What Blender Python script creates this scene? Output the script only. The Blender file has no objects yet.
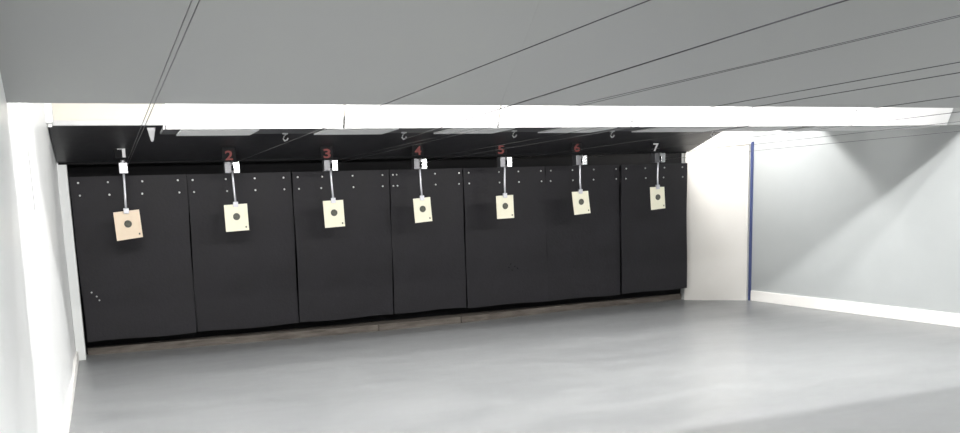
import bpy, bmesh, math, random
from mathutils import Vector, Matrix
random.seed(7)
S = bpy.context.scene
C = S.collection

# ------------------------------------------------------------------ materials
def mat(name, col, rough=0.6, metal=0.0, spec=0.5, noise=0.0, nscale=3.0, col2=None, bump=0.0, bscale=20.0,
        emit=None, estr=0.0, stretch=(1, 1, 1), rough2=None):
    m = bpy.data.materials.new(name); m.use_nodes = True
    nt = m.node_tree; b = nt.nodes['Principled BSDF']
    b.inputs['Roughness'].default_value = rough
    b.inputs['Metallic'].default_value = metal
    b.inputs['Specular IOR Level'].default_value = spec
    b.inputs['Base Color'].default_value = (*col, 1)
    if noise > 0 or col2 or bump > 0 or rough2 is not None:
        tc = nt.nodes.new('ShaderNodeTexCoord'); mp = nt.nodes.new('ShaderNodeMapping')
        mp.inputs['Scale'].default_value = stretch
        nt.links.new(tc.outputs['Object'], mp.inputs['Vector'])
    if noise > 0 or col2 or rough2 is not None:
        n = nt.nodes.new('ShaderNodeTexNoise'); n.inputs['Scale'].default_value = nscale
        n.inputs['Detail'].default_value = 6; n.inputs['Roughness'].default_value = 0.6
        nt.links.new(mp.outputs['Vector'], n.inputs['Vector'])
        r = nt.nodes.new('ShaderNodeValToRGB')
        c2 = col2 if col2 else tuple(max(0, c * (1 - noise)) for c in col)
        r.color_ramp.elements[0].position = 0.32; r.color_ramp.elements[1].position = 0.68
        r.color_ramp.elements[0].color = (*c2, 1); r.color_ramp.elements[1].color = (*col, 1)
        nt.links.new(n.outputs['Fac'], r.inputs['Fac'])
        nt.links.new(r.outputs['Color'], b.inputs['Base Color'])
        if rough2 is not None:
            mr = nt.nodes.new('ShaderNodeMapRange')
            mr.inputs['To Min'].default_value = rough; mr.inputs['To Max'].default_value = rough2
            mr.inputs['From Min'].default_value = 0.3; mr.inputs['From Max'].default_value = 0.7
            nt.links.new(n.outputs['Fac'], mr.inputs['Value']); nt.links.new(mr.outputs['Result'], b.inputs['Roughness'])
    if bump > 0:
        n2 = nt.nodes.new('ShaderNodeTexNoise'); n2.inputs['Scale'].default_value = bscale; n2.inputs['Detail'].default_value = 3
        nt.links.new(mp.outputs['Vector'], n2.inputs['Vector'])
        bp = nt.nodes.new('ShaderNodeBump'); bp.inputs['Strength'].default_value = bump; bp.inputs['Distance'].default_value = 0.02
        nt.links.new(n2.outputs['Fac'], bp.inputs['Height']); nt.links.new(bp.outputs['Normal'], b.inputs['Normal'])
    if emit:
        b.inputs['Emission Color'].default_value = (*emit, 1); b.inputs['Emission Strength'].default_value = estr
    return m

M = {}
M['floor'] = mat('floor_paint', (.218, .224, .230), .29, spec=.45, nscale=1.8, col2=(.198, .204, .211), rough2=.44, stretch=(.6, 1.3, 1), bump=.015, bscale=7)
M['white'] = mat('white_wall_paint', (.80, .81, .80), .55, nscale=1.5, col2=(.77, .785, .785), bump=.05, bscale=5)
M['gloss_white'] = mat('glossy_white_wall', (.89, .90, .90), .32, nscale=1.3, col2=(.86, .875, .88), bump=.5, bscale=1.6, stretch=(1, 1.7, .18))
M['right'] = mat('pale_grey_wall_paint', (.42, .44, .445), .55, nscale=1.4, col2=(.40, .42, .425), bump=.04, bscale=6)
M['cream'] = mat('cream_paint', (.68, .665, .64), .5, nscale=2, col2=(.66, .64, .61))
M['fascia'] = mat('cream_fascia_paint', (.74, .70, .62), .6)
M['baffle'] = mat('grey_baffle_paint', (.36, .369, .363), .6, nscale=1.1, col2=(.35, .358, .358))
M['baffle_white'] = mat('white_baffle_paint', (.62, .62, .62), .6)
M['rubber'] = mat('black_rubber', (.0138, .0128, .0168), .55, spec=.34, nscale=2.6, col2=(.0095, .0085, .0108), bump=.12, bscale=30, rough2=.62)
M['slope'] = mat('black_steel_paint', (.024, .024, .027), .38, spec=.5, nscale=4, col2=(.014, .014, .016), rough2=.5)
M['void'] = mat('matt_black_paint', (.006, .006, .007), .8, spec=.2)
M['chrome'] = mat('chrome_metal', (.62, .63, .64), .25, 1.0)
M['steel'] = mat('dull_steel', (.55, .55, .57), .4, .9)
M['dark_steel'] = mat('dark_steel', (.16, .16, .17), .35, .6)
M['rod'] = mat('galvanised_rod', (.62, .62, .66), .38, .6)
M['wire'] = mat('steel_wire', (.045, .045, .05), .35, .4)
M['paper'] = mat('cream_card', (.90, .87, .71), .7, nscale=9, col2=(.87, .835, .66))
M['paper_old'] = mat('tan_card', (.86, .72, .56), .7, nscale=9, col2=(.82, .67, .51))
M['ink'] = mat('black_ink', (.035, .04, .04), .7, nscale=60, col2=(.13, .13, .10))
M['bolt'] = mat('zinc_bolt', (.60, .60, .60), .4, .5)
M['red'] = mat('red_paint', (.14, .018, .015), .6)
M['num_white'] = mat('grey_white_paint', (.55, .55, .56), .5)
M['blue'] = mat('blue_trim_paint', (.06, .08, .20), .5)
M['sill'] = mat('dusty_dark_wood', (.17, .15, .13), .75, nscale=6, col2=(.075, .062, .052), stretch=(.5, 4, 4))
M['skirt'] = mat('white_skirting_paint', (.86, .845, .82), .5)
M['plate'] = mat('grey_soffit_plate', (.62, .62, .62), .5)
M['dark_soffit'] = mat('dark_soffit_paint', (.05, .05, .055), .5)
M['guide'] = mat('grey_guide_paint', (.16, .16, .165), .5)
M['joint'] = mat('dark_joint', (.25, .25, .25), .8)
M['lamp'] = mat('lamp_diffuser', (.9, .9, .9), .5, emit=(1, .99, .97), estr=4)

# ------------------------------------------------------------------ helpers
def link(name, bm, m, parent=None, smooth=False):
    me = bpy.data.meshes.new(name)
    bmesh.ops.recalc_face_normals(bm, faces=bm.faces)
    bm.to_mesh(me); bm.free(); me.materials.append(m)
    if smooth:
        for p in me.polygons: p.use_smooth = True
    o = bpy.data.objects.new(name, me); C.objects.link(o)
    if parent is not None: o.parent = parent
    return o
def tag(o, label, cat, group=None):
    o['label'] = label; o['category'] = cat
    if group: o['group'] = group
    return o
def thing(name, loc, label, cat, group=None):
    o = bpy.data.objects.new(name, None); C.objects.link(o); o.location = loc
    o.empty_display_size = .1
    return tag(o, label, cat, group)
def struct(o):
    o['kind'] = 'structure'; return o
def box(bm, x0, x1, y0, y1, z0, z1, bev=0.0, M4=None):
    r = bmesh.ops.create_cube(bm, size=1.0)
    vs = r['verts']
    for v in vs:
        v.co = Vector(((x0 + x1) / 2 + v.co.x * (x1 - x0), (y0 + y1) / 2 + v.co.y * (y1 - y0), (z0 + z1) / 2 + v.co.z * (z1 - z0)))
    if bev > 0:
        es = list({e for v in vs for e in v.link_edges})
        g = bmesh.ops.bevel(bm, geom=es, offset=bev, segments=2, affect='EDGES', profile=.6)
        vs = list({v for f in g['faces'] for v in f.verts} | {v for v in vs if v.is_valid})
    if M4 is not None:
        for v in vs: v.co = M4 @ v.co
    return vs
def bx(*a, bev=0.0):
    bm = bmesh.new(); box(bm, *a, bev=bev); return bm
def tube(bm, pts, r, seg=8):
    pts = [Vector(p) for p in pts]; rings = []
    for i, p in enumerate(pts):
        d = (pts[min(i + 1, len(pts) - 1)] - pts[max(i - 1, 0)]).normalized()
        a = Vector((0, 0, 1)) if abs(d.z) < .9 else Vector((1, 0, 0))
        u = d.cross(a).normalized(); w = d.cross(u)
        rings.append([bm.verts.new(p + r * (math.cos(2 * math.pi * k / seg) * u + math.sin(2 * math.pi * k / seg) * w)) for k in range(seg)])
    for A, B in zip(rings, rings[1:]):
        for k in range(seg): bm.faces.new((A[k], A[(k + 1) % seg], B[(k + 1) % seg], B[k]))
    bm.faces.new(rings[0]); bm.faces.new(list(reversed(rings[-1])))
def prism(bm, poly, vec):
    """poly: list of points (planar), extruded by vec"""
    v = Vector(vec)
    a = [bm.verts.new(Vector(p)) for p in poly]; b = [bm.verts.new(Vector(p) + v) for p in poly]
    bm.faces.new(a); bm.faces.new(list(reversed(b)))
    n = len(poly)
    for k in range(n): bm.faces.new((a[k], a[(k + 1) % n], b[(k + 1) % n], b[k]))

# ------------------------------------------------------------------ room shell
XL, XR, YF, YB, ZC = -.385, 8.883, -4.0, 10.55, 3.25
struct(link('floor', bx(XL - .15, XR + .15, YF - .15, YB + .15, -.12, 0), M['floor']))
struct(link('ceiling', bx(XL - .15, XR + .15, YF - .15, YB + .15, ZC, ZC + .12), M['white']))
# left wall: subdivided, very slightly wavy sheet facing
bm = bmesh.new()
NY, NZ = 90, 12
rows = []
for i in range(NY + 1):
    y = YF + (YB - YF) * i / NY
    rows.append([bm.verts.new((XL + .006 * math.sin(y * 3.1 + .5) * math.sin(y * .9) + .004 * math.sin(j * .5 + y), y, ZC * j / NZ)) for j in range(NZ + 1)])
for i in range(NY):
    for j in range(NZ): bm.faces.new((rows[i][j], rows[i + 1][j], rows[i + 1][j + 1], rows[i][j + 1]))
box(bm, XL - .15, XL - .03, YF, YB, 0, ZC)
struct(link('wall_left', bm, M['gloss_white'], smooth=True))
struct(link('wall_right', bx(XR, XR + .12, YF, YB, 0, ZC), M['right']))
struct(link('wall_back', bx(XL - .1, XR + .1, YB, YB + .12, 0, ZC), M['void']))
struct(link('wall_front', bx(XL - .1, XR + .1, YF - .12, YF, 0, ZC), M['white']))
# angled wall across the far right corner
bm = bmesh.new()
prism(bm, [(8.235, 10.34, 0), (8.90, 9.70, 0), (8.96, 10.2, 0), (8.40, 10.54, 0), (8.235, 10.54, 0)], (0, 0, ZC))
struct(link('wall_corner', bm, M['white']))
struct(link('baseboard_right', bx(XR - .022, XR, YF, 9.66, 0, .15, bev=.005), M['skirt']))
struct(link('baseboard_left', bx(XL - .01, XL + .026, YF, 10.12, 0, .11, bev=.005), M['skirt']))
# white corner post left of the rubber panels
struct(link('trim_1', bx(XL, -.285, 10.06, 10.32, 0, 2.21, bev=.006), M['white']))
# blue strip where the cream board meets the right wall
struct(link('trim_2', bx(XR - .026, XR + .0, 9.672, 9.705, 0, 2.30), M['blue']))
# panel joint in the left wall
struct(link('trim_3', bx(XL - .01, XL + .0085, 5.917, 5.921, 1.66, 2.2), M['joint']))
# black recess wall behind the rubber panels
struct(link('wall_recess', bx(XL, 8.24, 10.46, 10.52, 0, 3.2), M['void']))

# cream board closing the corner
t = thing('wall_board', (8.52, 9.98, 0), 'cream upright board in the far right corner between rubber panels and blue strip', 'board')
a, b = Vector((8.205, 10.33, 0)), Vector((8.842, 9.722, 0))
dirv = (b - a).normalized(); nrm = Vector((-dirv.y, dirv.x, 0)) * -1  # into the room
if nrm.x > 0: nrm = -nrm
bm = bmesh.new()
o3 = Vector((8.52, 9.98, 0))
poly = [a - o3, b - o3, b - o3 + Vector((0, 0, 2.27)), a - o3 + Vector((0, 0, 2.23))]
prism(bm, poly, nrm * .02)
link('sheet', bm, M['cream'], t)
bm = bmesh.new()
prism(bm, [a - o3 + Vector((0, 0, 2.235)), b - o3 + Vector((0, 0, 2.275)), b - o3 + Vector((0, 0, 2.30)), a - o3 + Vector((0, 0, 2.26))], nrm * .035)
link('cap_rail', bm, M['skirt'], t)

# ------------------------------------------------------------------ rubber panels
SX = [(-.285, -.262), (.995, .968), (2.236, 2.222), (3.497, 3.475), (4.523, 4.517), (5.758, 5.763), (6.968, 6.975), (8.127, 8.147)]
ZB = [.183, .183, .192, .197, .192, .188, .197, .185]
plabel = ['black rubber panel at the far left, beside the white wall, behind the tan target',
          'black rubber panel hanging behind the second target from the left',
          'black rubber panel hanging behind the third target from the left',
          'narrower black rubber panel hanging behind the middle target, fourth from the left',
          'black rubber panel behind the fifth target, a cluster of small hits below it',
          'black rubber panel hanging behind the sixth target, second from the cream board',
          'black rubber panel at the far right, beside the cream board']
bolt_mesh = None
def bolt_me():
    bm = bmesh.new()
    bmesh.ops.create_cone(bm, cap_ends=True, segments=10, radius1=.0125, radius2=.009, depth=.010, matrix=Matrix.Rotation(math.pi / 2, 4, 'X'))
    me = bpy.data.meshes.new('bolt'); bm.to_mesh(me); bm.free(); me.materials.append(M['bolt']); return me
bolt_mesh = bolt_me()
COLS = [(.075, .325, .61, .93), (.055, .36, .645, .93), (.05, .29, .61, .93), (.05, .10, .62, .95), (.06, .43, .67, .95), (.07, .36, .64, .95), (.07, .36, .64, .93)]
for k in range(7):
    g = .007
    x0t, x0b = SX[k][0] + g, SX[k][1] + g; x1t, x1b = SX[k + 1][0] - g, SX[k + 1][1] - g
    yy = 10.2 + (.018 if k % 2 else 0)
    xc = (x0b + x1b) / 2
    zt = 2.052 - .0015 * k
    t = thing('rubber_panel', (xc, yy, ZB[k]), plabel[k], 'rubber panel', 'black rubber panels along the back')
    bm = bmesh.new(); NXs, NZs = 14, 20; F = []; K = []
    for j in range(NZs + 1):
        v = j / NZs; z = ZB[k] + (zt - ZB[k]) * v
        rf, rb = [], []
        for i in range(NXs + 1):
            u = i / NXs
            x = (x0b + (x1b - x0b) * u) * (1 - v) + (x0t + (x1t - x0t) * u) * v
            w = .008 * math.sin(u * 5 + k * 1.7) * (1 - v) + .006 * math.sin(v * 4 + k)
            ed = .004 * math.sin(v * 9 + k * 2) if i in (0, NXs) else 0
            zz = z + (.006 * math.sin(u * 7 + k) if j == 0 else 0)
            rf.append(bm.verts.new((x - xc + ed, w - .011, zz - ZB[k]))); rb.append(bm.verts.new((x - xc + ed, w + .011, zz - ZB[k])))
        F.append(rf); K.append(rb)
    for j in range(NZs):
        for i in range(NXs):
            bm.faces.new((F[j][i], F[j][i + 1], F[j + 1][i + 1], F[j + 1][i]))
            bm.faces.new((K[j][i], K[j + 1][i], K[j + 1][i + 1], K[j][i + 1]))
        bm.faces.new((F[j][0], F[j + 1][0], K[j + 1][0], K[j][0])); bm.faces.new((F[j][NXs], K[j][NXs], K[j + 1][NXs], F[j + 1][NXs]))
    for i in range(NXs):
        bm.faces.new((F[0][i], K[0][i], K[0][i + 1], F[0][i + 1])); bm.faces.new((F[NZs][i], F[NZs][i + 1], K[NZs][i + 1], K[NZs][i]))
    link('sheet', bm, M['rubber'], t)
    for r, zz in enumerate((1.985, 1.845)):
        for c in COLS[k]:
            u = c + random.uniform(-.008, .008)
            v = (zz - ZB[k]) / (zt - ZB[k])
            x = (x0b + (x1b - x0b) * u) * (1 - v) + (x0t + (x1t - x0t) * u) * v
            w = .008 * math.sin(u * 5 + k * 1.7) * (1 - v) + .006 * math.sin(v * 4 + k)
            o = bpy.data.objects.new('bolt', bolt_mesh); C.objects.link(o); o.parent = t
            o.location = (x - xc, w - .0145, zz - ZB[k])
    for hx, hz in {0: ((-.085, .655), (-.16, .75), (-.11, .70)), 4: ((5.16, .70), (5.21, .66), (5.25, .71), (5.19, .745), (5.29, .68))}.get(k, ()):
        u = (hx - x0b) / (x1b - x0b); v = (hz - ZB[k]) / (zt - ZB[k])
        w = .008 * math.sin(u * 5 + k * 1.7) * (1 - v) + .006 * math.sin(v * 4 + k)
        bm = bmesh.new(); bmesh.ops.create_cone(bm, cap_ends=True, segments=9, radius1=.011, radius2=.007, depth=.006, matrix=Matrix.Translation((hx - xc, w - .013, hz - ZB[k])) @ Matrix.Rotation(math.pi / 2, 4, 'X'))
        link('hit_mark', bm, M['bolt'] if k == 0 else M['void'], t)
    # steel rail the sheets hang from, behind the sheet
    link('hanger_rail', bx(x0t - xc + .02, x1t - xc - .02, .03, .06, zt - ZB[k] - .10, zt - ZB[k] - .02), M['void'], t)


# ------------------------------------------------------------------ dusty boards on the floor under the panels
SB = [(-.275, 10.385), (1.45, 10.215), (3.235, 10.125), (4.40, 10.135), (6.03, 10.33), (8.22, 10.42)]
slab = ['dusty dark floor board under the leftmost rubber panels by the white wall', None, None, None, None]
segs = [((SB[0], SB[1], SB[2]), 'long dusty wooden sill board on the floor under the three left rubber panels'),
        ((SB[2], SB[3]), 'short dusty wooden sill board on the floor under the narrow middle rubber panel'),
        ((SB[3], SB[4], SB[5]), 'dusty wooden sill board on the floor under the three right rubber panels')]
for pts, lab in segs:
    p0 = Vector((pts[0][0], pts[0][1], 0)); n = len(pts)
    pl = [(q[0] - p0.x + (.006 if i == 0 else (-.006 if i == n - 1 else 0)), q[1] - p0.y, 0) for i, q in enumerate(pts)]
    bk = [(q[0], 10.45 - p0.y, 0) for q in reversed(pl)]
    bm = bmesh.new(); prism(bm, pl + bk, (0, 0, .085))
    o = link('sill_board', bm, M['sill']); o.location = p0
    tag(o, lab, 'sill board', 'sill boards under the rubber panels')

# ------------------------------------------------------------------ black sloped deflector above the panels, with lane numbers
def zs(y): return 2.2 + (10.05 - y) * .28 / 1.15
t = thing('deflector_plate', (4.0, 10.05, 2.2), 'black sloped overhead plate carrying the lane numbers above the rubber panels', 'deflector')
def L(p): return (p[0] - 4.0, p[1] - 10.05, p[2] - 2.2)
bm = bmesh.new()
prism(bm, [L((XL + .012, 10.05, zs(10.05))), L((8.04, 10.05, zs(10.05))), L((7.86, 8.9, zs(8.9))), L((XL + .012, 8.9, zs(8.9)))], (0, .01, .035))
link('plate', bm, M['slope'], t)
bm = bmesh.new(); box(bm, XL + .02 - 4, 8.0 - 4, .004, .03, -.02, .02)
link('edge_strip', bm, M['void'], t)
def number(txt, x, z, mkey, h=.105, w=.085):
    Y = 9.6
    cu = bpy.data.curves.new('number', 'FONT'); cu.body = txt; cu.size = 1.0; cu.align_x = 'CENTER'; cu.extrude = .02; cu.offset = .02
    tmp = bpy.data.objects.new('tmp', cu); C.objects.link(tmp)
    bpy.context.view_layer.update()
    me = bpy.data.meshes.new_from_object(tmp.evaluated_get(bpy.context.evaluated_depsgraph_get()))
    bpy.data.objects.remove(tmp); bpy.data.curves.remove(cu)
    xs = [v.co.x for v in me.vertices]; ys = [v.co.y for v in me.vertices]
    sw = w / max(.001, max(xs) - min(xs)); sh = h / (max(ys) - min(ys)); cx = (max(xs) + min(xs)) / 2; cyy = (max(ys) + min(ys)) / 2
    c = Vector(L((x, Y, z)))
    p = link('number_plate', bx(c.x - .075, c.x + .075, c.y + .004, c.y + .012, c.z - .062, L((x, Y, zs(Y)))[2] + .01, bev=.002), M['void'], t)
    for v in me.vertices:
        v.co = c + Vector(((v.co.x - cx) * sw, -v.co.z * .1, (v.co.y - cyy) * sh))
    if txt == '1':
        bm = bmesh.new()
        prism(bm, [(c.x - .045, c.y, c.z + .03), (c.x - .045, c.y, c.z + .052), (c.x + .035, c.y, c.z + .056), (c.x + .035, c.y, c.z - .054),
                   (c.x + .002, c.y, c.z - .054), (c.x + .002, c.y, c.z + .03)], (0, -.004, 0))
        me = bpy.data.meshes.new('number'); bmesh.ops.recalc_face_normals(bm, faces=bm.faces); bm.to_mesh(me); bm.free()
    me.name = 'number'; me.materials.clear(); me.materials.append(M[mkey])
    o = bpy.data.objects.new('number', me); C.objects.link(o); o.parent = p
    o['label'] = ('red painted number ' if mkey == 'red' else 'pale grey number ') + txt
for txt, x, z, mk in [('1', .288, 2.272, 'num_white'), ('2', 1.412, 2.222, 'red'), ('3', 2.537, 2.225, 'red'), ('4', 3.671, 2.242, 'red'),
                      ('5', 4.79, 2.238, 'red'), ('6', 5.895, 2.248, 'red'), ('7', 7.133, 2.238, 'num_white')]:
    number(txt, x, z, mk, w=.06 if txt == '1' else .085)

# cream fascia board with grey foot rail above the deflector
t = thing('fascia_board', (3.9, 8.86, 2.49), 'cream fascia board above the black sloped plate, showing beside the left wall', 'fascia')
link('board', bx(XL + .012 - 3.9, 7.85 - 3.9, -.01, .02, .035, ZC - 2.49 - .002), M['fascia'], t)
link('foot_rail', bx(XL + .012 - 3.9, 7.85 - 3.9, -.025, .03, -.012, .036, bev=.004), M['plate'], t)

# ------------------------------------------------------------------ front grey baffle (hangs from ceiling, slanted)
t = thing('ceiling_baffle', (4.2, 4.8, 2.19), 'large grey slanted ceiling baffle across the top, in front of the bright white row', 'baffle')
y0, z0, y1, z1 = 4.8, 2.19, 3.72, ZC - .004
xm = 2.40
for xa, xb in ((XL - .02 + .012, xm - .0005), (xm + .0005, XR - .003)):
    bm = bmesh.new()
    prism(bm, [(xa - 4.2, 0, 0), (xb - 4.2, 0, 0), (xb - 4.2, y1 - y0, z1 - z0), (xa - 4.2, y1 - y0, z1 - z0)], (0, .014, .014))
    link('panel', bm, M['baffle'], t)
link('stiffener', bx(XL + .02 - 4.2, XR - .003 - 4.2, .012, .04, .004, .03), M['steel'], t)

# ------------------------------------------------------------------ bright white baffle row
BX = [.50, 1.838, 3.171, 4.487, 5.80, 7.11, 8.46]
blab = ['bright white overhead baffle panel, leftmost of the white row, nearest the white wall',
        'bright white overhead baffle panel, second from the left in the white row',
        'bright white overhead baffle panel, third from the left in the white row',
        'bright white overhead baffle panel, third from the right in the white row',
        'bright white overhead baffle panel, second from the right in the white row',
        'bright white overhead baffle panel, rightmost of the white row, its slanted end free']
TILT = .38
for k in range(6):
    xa, xb = BX[k] + .009, BX[k + 1] - .009
    xc = (xa + xb) / 2
    t = thing('baffle_panel', (xc, 6.4, 2.207), blab[k], 'baffle panel', 'white baffle panels in the bright row')
    H = ZC - 2.207 - .005
    bm = bmesh.new()
    prism(bm, [(xa - xc, 0, 0), (xb - xc, 0, 0), (xb - xc, -TILT * H, H), (xa - xc, -TILT * H, H)], (0, .018, .006))
    link('face', bm, M['baffle_white'], t)
    if k == 0:
        bm = bmesh.new(); prism(bm, [(.490 - xc, .0, .0), (.490 - xc, .035, .0), (.490 - xc, -.02, .16), (.490 - xc, -.06, .16)], (.011, 0, 0))
        link('end_plate', bm, M['plate'], t)
    for xx in (xa - xc + .02, xb - xc - .05):
        bm = bmesh.new()
        prism(bm, [(xx, .012, .05), (xx + .03, .012, .05), (xx + .03, .025 - TILT * H, H - .011), (xx, .025 - TILT * H, H - .011)], (0, .03, .01))
        link('frame', bm, M['steel'], t)
# grey filler added to stop light passing between the row and the right wall
bm = bmesh.new(); H = ZC - 2.207 - .005
prism(bm, [(0, 0, .01), (XR - 8.475, 0, .01), (XR - 8.475, .0, H), (0, .0, H)], (0, .02, 0))
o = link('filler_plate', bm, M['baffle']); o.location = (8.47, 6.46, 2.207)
tag(o, 'grey filler plate between the right end of the white row and the right wall', 'filler plate')
# soffit behind the bottom edge of the white row
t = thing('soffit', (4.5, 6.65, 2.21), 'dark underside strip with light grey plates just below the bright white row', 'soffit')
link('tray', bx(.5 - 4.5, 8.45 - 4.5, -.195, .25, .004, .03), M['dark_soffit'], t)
for a_, b_ in ((.62, 1.19), (1.72, 2.31), (2.79, 3.36), (3.82, 4.38), (4.84, 5.72), (5.83, 6.52), (6.68, 8.42)):  # pale plates painted in for lit patches, dark base for the shade between
    link('plate', bx(a_ - 4.5, b_ - 4.5, -.195, .245, -.008, .003), M['plate'], t)  # stands in for a lit patch of the soffit

# hooks under the soffit shade gaps
hl = ['small pale cable hook under the dark gap right of the leftmost soffit plate', 'small pale cable hook under the soffit above target lane four',
      'small pale cable hook under the soffit above the fifth target', 'small pale cable hook under the soffit between red 6 and pale 7',
      'small pale cable hook under the soffit near the black plate right end']
for (x, y), lab in zip(((1.473, 6.86), (2.49, 6.83), (3.50, 6.74), (4.60, 6.86), (5.775, 6.86)), hl):
    bm = bmesh.new()
    z = 2.212
    tube(bm, [(0, 0, 0), (0, 0, -.012), (-.012, 0, -.026), (-.02, 0, -.042), (-.008, 0, -.058), (.012, 0, -.052), (.02, 0, -.036)], .0065)
    box(bm, -.02, .02, -.015, .015, -.008, .003)
    o = link('cable_hook', bm, M['num_white']); o.location = (x, y, z)
    tag(o, lab, 'hook', 'cable hooks under the soffit')
# tapered cable guide at the left end
bm = bmesh.new()
prism(bm, [(-.03, 0, .04), (.03, 0, .04), (.008, 0, -.06), (-.008, 0, -.06)], (0, .03, 0))
o = link('cable_guide', bm, M['guide']); o.location = (.42, 6.62, 2.20)
tag(o, 'small grey tapered cable guide at the left end of the white baffle row', 'cable guide')
# white wall bracket high on the left wall
bm = bmesh.new()
box(bm, .0, .07, -.06, .06, 0, .26, bev=.02); box(bm, .0, .05, -.075, .075, .22, .30, bev=.01)
tube(bm, [(.035, 0, .01), (.035, 0, -.03)], .02, 10)
o = link('wall_bracket', bm, M['white']); o.location = (XL + .002, 8.6, 2.47)
tag(o, 'small white rounded bracket high on the left wall beside the cream fascia', 'bracket')

# ------------------------------------------------------------------ targets and their carriers
LANE = [(.292, 2.14), (1.456, 2.13), (2.608, 2.13), (3.742, 2.125), (4.915, 2.125), (6.031, 2.13), (7.282, 2.14)]
TC = [[(.158, 1.332), (.431, 1.362), (.416, 1.665), (.146, 1.642)],
      [(1.337, 1.373), (1.600, 1.383), (1.598, 1.686), (1.335, 1.677)],
      [(2.501, 1.364), (2.749, 1.374), (2.742, 1.688), (2.493, 1.683)],
      [(3.651, 1.371), (3.879, 1.386), (3.865, 1.684), (3.637, 1.669)],
      [(4.783, 1.372), (5.029, 1.376), (5.022, 1.672), (4.777, 1.666)],
      [(5.929, 1.376), (6.178, 1.392), (6.150, 1.688), (5.900, 1.681)],
      [(7.164, 1.394), (7.399, 1.410), (7.384, 1.706), (7.147, 1.708)]]
ordn = ['first', 'second', 'third', 'fourth', 'fifth', 'sixth', 'seventh']
for k in range(7):
    x, z = LANE[k]; Y = 9.75
    single = (k == 0)
    lab = ('target carrier with a single narrow clamp on the leftmost lane, above the tan target' if single else
           'chrome target carrier with hanging rod below the ' + ('pale number 7' if k == 6 else 'red number %d' % (k + 1)) + ', %s lane from the left' % ordn[k])
    t = thing('target_carrier', (x, Y, z), lab, 'target carrier', 'target carriers on the cables')
    tc = TC[k]; tx = (tc[2][0] + tc[3][0]) / 2; tz = (tc[2][1] + tc[3][1]) / 2
    if single:
        link('clamp', bx(-.045, .045, -.04, .04, -.085, .035, bev=.008), M['steel'], t)
        bm = bmesh.new(); tube(bm, [(0, -.03, .03), (0, -.03, .06)], .025, 12)
        link('pulley', bm, M['steel'], t, True)
    else:
        link('clamp', bx(-.088, -.014, -.05, .05, -.10, .028, bev=.006), M['dark_steel'], t)
        link('clamp', bx(.012, .080, -.05, .05, -.10, .028, bev=.006), M['chrome'], t)
        link('bridge', bx(-.016, .014, -.03, .04, -.07, .02, bev=.003), M['void'], t)
        bm = bmesh.new()
        bmesh.ops.create_cone(bm, cap_ends=True, segments=16, radius1=.024, radius2=.024, depth=.022, matrix=Matrix.Translation((-.0, -.045, .01)) @ Matrix.Rotation(math.pi / 2, 4, 'Y'))
        link('pulley', bm, M['steel'], t, True)
    bm = bmesh.new()
    dx = tx - x; dz = tz - z
    tube(bm, [(0, 0, -.04), (dx * .3, .002, dz * .4), (dx * .7, 0, dz * .7), (dx, -.014, dz + .02)], .0125, 10)
    link('rod', bm, M['rod'], t, True)
    bm = bmesh.new()
    box(bm, dx - .028, dx + .028, -.024, -.012, dz - .03, dz + .03, bev=.004)
    box(bm, dx - .02, dx + .02, .009, .016, dz - .03, dz + .03, bev=.002)
    box(bm, dx - .02, dx + .02, -.02, .014, dz + .012, dz + .03, bev=.002)
    link('clip', bm, M['rod'], t)
    # the card itself
    cx_ = sum(c[0] for c in tc) / 4; zb = min(c[1] for c in tc)
    tl = ('tan paper target hanging crooked on the far left lane' if k == 0 else
          'pale cream paper target with bullseye, %s from the left' % ordn[k] + {1: ', under number 2', 2: ', under number 3',
           3: ', under number 4', 4: ', under number 5', 5: ', under number 6', 6: ', smallest, beside the cream board'}[k])
    p = thing('paper_target', (cx_, Y, zb), tl, 'target', 'paper targets on the lanes')
    N = 8; A = []; B = []
    bm = bmesh.new()
    for j in range(N + 1):
        v = j / N; ra, rb = [], []
        for i in range(N + 1):
            u = i / N
            X = (tc[0][0] * (1 - u) + tc[1][0] * u) * (1 - v) + (tc[3][0] * (1 - u) + tc[2][0] * u) * v
            Z = (tc[0][1] * (1 - u) + tc[1][1] * u) * (1 - v) + (tc[3][1] * (1 - u) + tc[2][1] * u) * v
            yc = -.012 * (1 - v) ** 2 * (1 if k % 2 else .4)
            ra.append(bm.verts.new((X - cx_, yc - .003, Z - zb))); rb.append(bm.verts.new((X - cx_, yc + .003, Z - zb)))
        A.append(ra); B.append(rb)
    for j in range(N):
        for i in range(N):
            bm.faces.new((A[j][i], A[j][i + 1], A[j + 1][i + 1], A[j + 1][i])); bm.faces.new((B[j][i], B[j + 1][i], B[j + 1][i + 1], B[j][i + 1]))
        bm.faces.new((A[j][0], A[j + 1][0], B[j + 1][0], B[j][0])); bm.faces.new((A[j][N], B[j][N], B[j + 1][N], A[j + 1][N]))
    for i in range(N):
        bm.faces.new((A[0][i], B[0][i], B[0][i + 1], A[0][i + 1])); bm.faces.new((A[N][i], A[N][i + 1], B[N][i + 1], B[N][i]))
    link('card', bm, M['paper_old'] if k == 0 else M['paper'], p)
    bxx = sum(c[0] for c in tc) / 4 - cx_; bz = sum(c[1] for c in tc) / 4 - zb + .012
    bm = bmesh.new()
    bmesh.ops.create_cone(bm, cap_ends=True, segments=28, radius1=.040, radius2=.040, depth=.004, matrix=Matrix.Translation((bxx, -.0085, bz)) @ Matrix.Rotation(math.pi / 2, 4, 'X'))
    o = link('bullseye', bm, M['ink'], p); o['label'] = 'round black bullseye'
    # small printed marks at the lower corners
    bm = bmesh.new()
    box(bm, tc[1][0] - cx_ - .04, tc[1][0] - cx_ - .025, -.0175, -.0155, tc[1][1] - zb + .028, tc[1][1] - zb + .048)
    link('corner_mark', bm, M['ink'], p)

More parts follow.
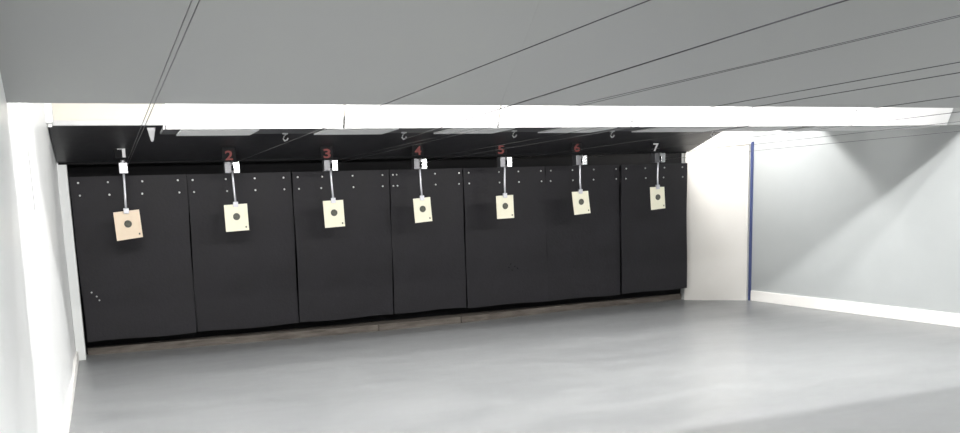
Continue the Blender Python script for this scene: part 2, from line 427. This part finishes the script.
# ------------------------------------------------------------------ cables along the lanes
cab = [((.283, -1.5, 2.14), (.272, 2.3, 2.14), (.318, 9.7, 2.14), 'thin dark cable above the leftmost target lane, left strand of the close pair'),
       ((.303, -1.5, 2.14), (.291, 2.3, 2.14), (.338, 9.7, 2.14), 'thin dark cable above the leftmost target lane, right strand of the close pair'),
       ((1.493, -1.5, 2.14), (1.493, 3, 2.14), (1.47, 9.72, 2.14), 'dark cable running to the second target carrier from the left'),
       ((1.96, -1.5, 2.135), (2.095, 2, 2.14), (2.50, 6.83, 2.158), 'bold dark cable running to the hook under the soffit above lane four'),
       ((2.66, -1.5, 2.14), (2.68, 3, 2.14), (2.61, 9.72, 2.14), 'upper dark cable running to the third target carrier'),
       ((2.6605, -1.5, 2.1352), (2.6802, 3, 2.1353), (2.60, 9.69, 2.10), 'fainter lower cable running to the third target carrier'),
       ((3.70, -1.5, 2.14), (3.70, 3, 2.14), (3.735, 9.72, 2.14), 'upper grey cable running to the fourth target carrier'),
       ((3.745, -1.5, 2.10), (3.745, 3, 2.10), (3.75, 9.72, 2.105), 'lower dark cable running to the fourth target carrier'),
       ((4.92, -1.5, 2.118), (4.92, 3, 2.118), (4.91, 9.72, 2.118), 'faint cable running to the fifth target carrier'),
       ((6.03, -1.5, 2.12), (6.03, 5, 2.12), (6.03, 9.72, 2.125), 'faint cable running to the sixth target carrier'),
       ((7.24, -1.5, 2.14), (7.24, 5, 2.14), (7.27, 9.72, 2.14), 'upper cable running to the rightmost target carrier past the grey wall'),
       ((7.26, -1.5, 2.055), (7.26, 5, 2.055), (7.28, 9.72, 2.075), 'lower cable running to the rightmost target carrier past the grey wall')]
for p0, p1, p2, lab in cab:
    bm = bmesh.new()
    r = .0029 if 'bold' in lab else (.0014 if 'third' in lab else .0021)
    tube(bm, [Vector(q) - Vector(p0) for q in (p0, p1, p2)], r, 6)
    o = link('target_cable', bm, M['wire'], None, True); o.location = p0
    tag(o, lab, 'cable', 'cables along the target lanes')

# ------------------------------------------------------------------ lamps (ceiling battens, one row added as fill; all hidden above the baffles or behind the viewer)
def batten(x, y, z, lx, ly, power, lab, tilt=0.0, roty=0.0, col=(1, .985, .96), group='ceiling battens'):
    t = thing('ceiling_light', (x, y, z), lab, 'lamp', group); t.rotation_euler = (tilt, roty, 0)
    link('housing', bx(-lx / 2, lx / 2, -ly / 2 - .02, ly / 2 + .02, .012, .055, bev=.006), M['white'], t)
    link('diffuser', bx(-lx / 2 + .01, lx / 2 - .01, -ly / 2, ly / 2, 0, .011), M['lamp'], t)
    d = bpy.data.lights.new('batten_light', 'AREA'); d.shape = 'RECTANGLE'; d.size = lx; d.size_y = ly; d.energy = power; d.color = col
    o = bpy.data.objects.new('batten_light', d); C.objects.link(o); o.parent = t; o.location = (0, 0, -.004)
    return t
P_BAY, P_FRONT, P_WASH = 64, 66, 76
for k, x in enumerate((.45, 2.0, 3.55, 5.1, 6.65)):
    batten(x, 4.98, 3.17, 1.3, .12, P_BAY * (.85, .9, 1.0, 1.1, 1.2)[k], 'white ceiling batten between grey baffle and white row, %s from the left' % ordn[k], tilt=1.0)
for k, x in enumerate((.35, 2.4, 4.6, 6.6)):  # second row, added as fill for the left wall and near floor
    batten(x, 5.52, 3.17, 1.3, .1, (32, 14, 16, 36)[k], 'white ceiling batten close to the back of the white row, %s from the left' % ordn[k], tilt=.5)
for k, x in enumerate((.9, 2.0, 3.07, 4.1, 5.28, 6.17, 7.25)):
    batten(x, 6.985, 2.30, .55, .07, (11.5, 12, 12, 12, 12, 12, 7)[k], 'short batten on the back edge of the soffit, %s from the left' % ordn[k], tilt=1.38, group='soffit battens')
for k, x in enumerate((1.6, 4.6, 7.6)):
    batten(x, 1.5, 3.18, 1.3, .2, P_FRONT * (2.3, .7, 2.5)[k], 'white ceiling batten over the firing area, %s' % ('left', 'middle', 'right')[k], group='battens over the firing area')
batten(7.72, 9.312, 3.12, .30, .05, P_WASH, 'short ceiling batten over the gap beside the right wall', tilt=-.45, roty=-.12, group=None)
# unseen board added ahead of the batten to cut its light sharply
o = link('gap_board', bx(0, XR - 7.865, -.012, .012, 0, ZC - 2.853), M['fascia']); o.location = (7.86, 9.0, 2.85)
tag(o, 'short cream board closing the top of the gap beside the right wall', 'board')

w = bpy.data.worlds.new('World'); S.world = w; w.use_nodes = True
w.node_tree.nodes['Background'].inputs[0].default_value = (.9, .95, 1, 1); w.node_tree.nodes['Background'].inputs[1].default_value = .05

# ------------------------------------------------------------------ camera
f, cx, cy, yaw, pitch, roll = 830.37, 424.403, 331.251, 0.364376, -0.151927, -0.039753
cyw, syw, cp, sp = math.cos(yaw), math.sin(yaw), math.cos(pitch), math.sin(pitch)
fw = Vector((syw * cp, cyw * cp, sp)); r = Vector((cyw, -syw, 0)); u = r.cross(fw)
r2 = math.cos(roll) * r + math.sin(roll) * u; u2 = -math.sin(roll) * r + math.cos(roll) * u
cam = bpy.data.cameras.new('camera'); co = bpy.data.objects.new('camera', cam); C.objects.link(co)
Mx = Matrix(((r2.x, u2.x, -fw.x, 0), (r2.y, u2.y, -fw.y, 0), (r2.z, u2.z, -fw.z, 1.6), (0, 0, 0, 1)))
co.matrix_world = Mx
cam.sensor_width = 36; cam.lens = f / 960 * 36
cam.shift_x = (480 - cx) / 960; cam.shift_y = (cy - 216.5) / 960
cam.clip_start = .05
S.camera = co
S.view_settings.view_transform = 'Standard'; S.view_settings.look = 'None'
S.view_settings.exposure = 0.22; S.view_settings.gamma = 1.0; S.view_settings.use_curve_mapping = False
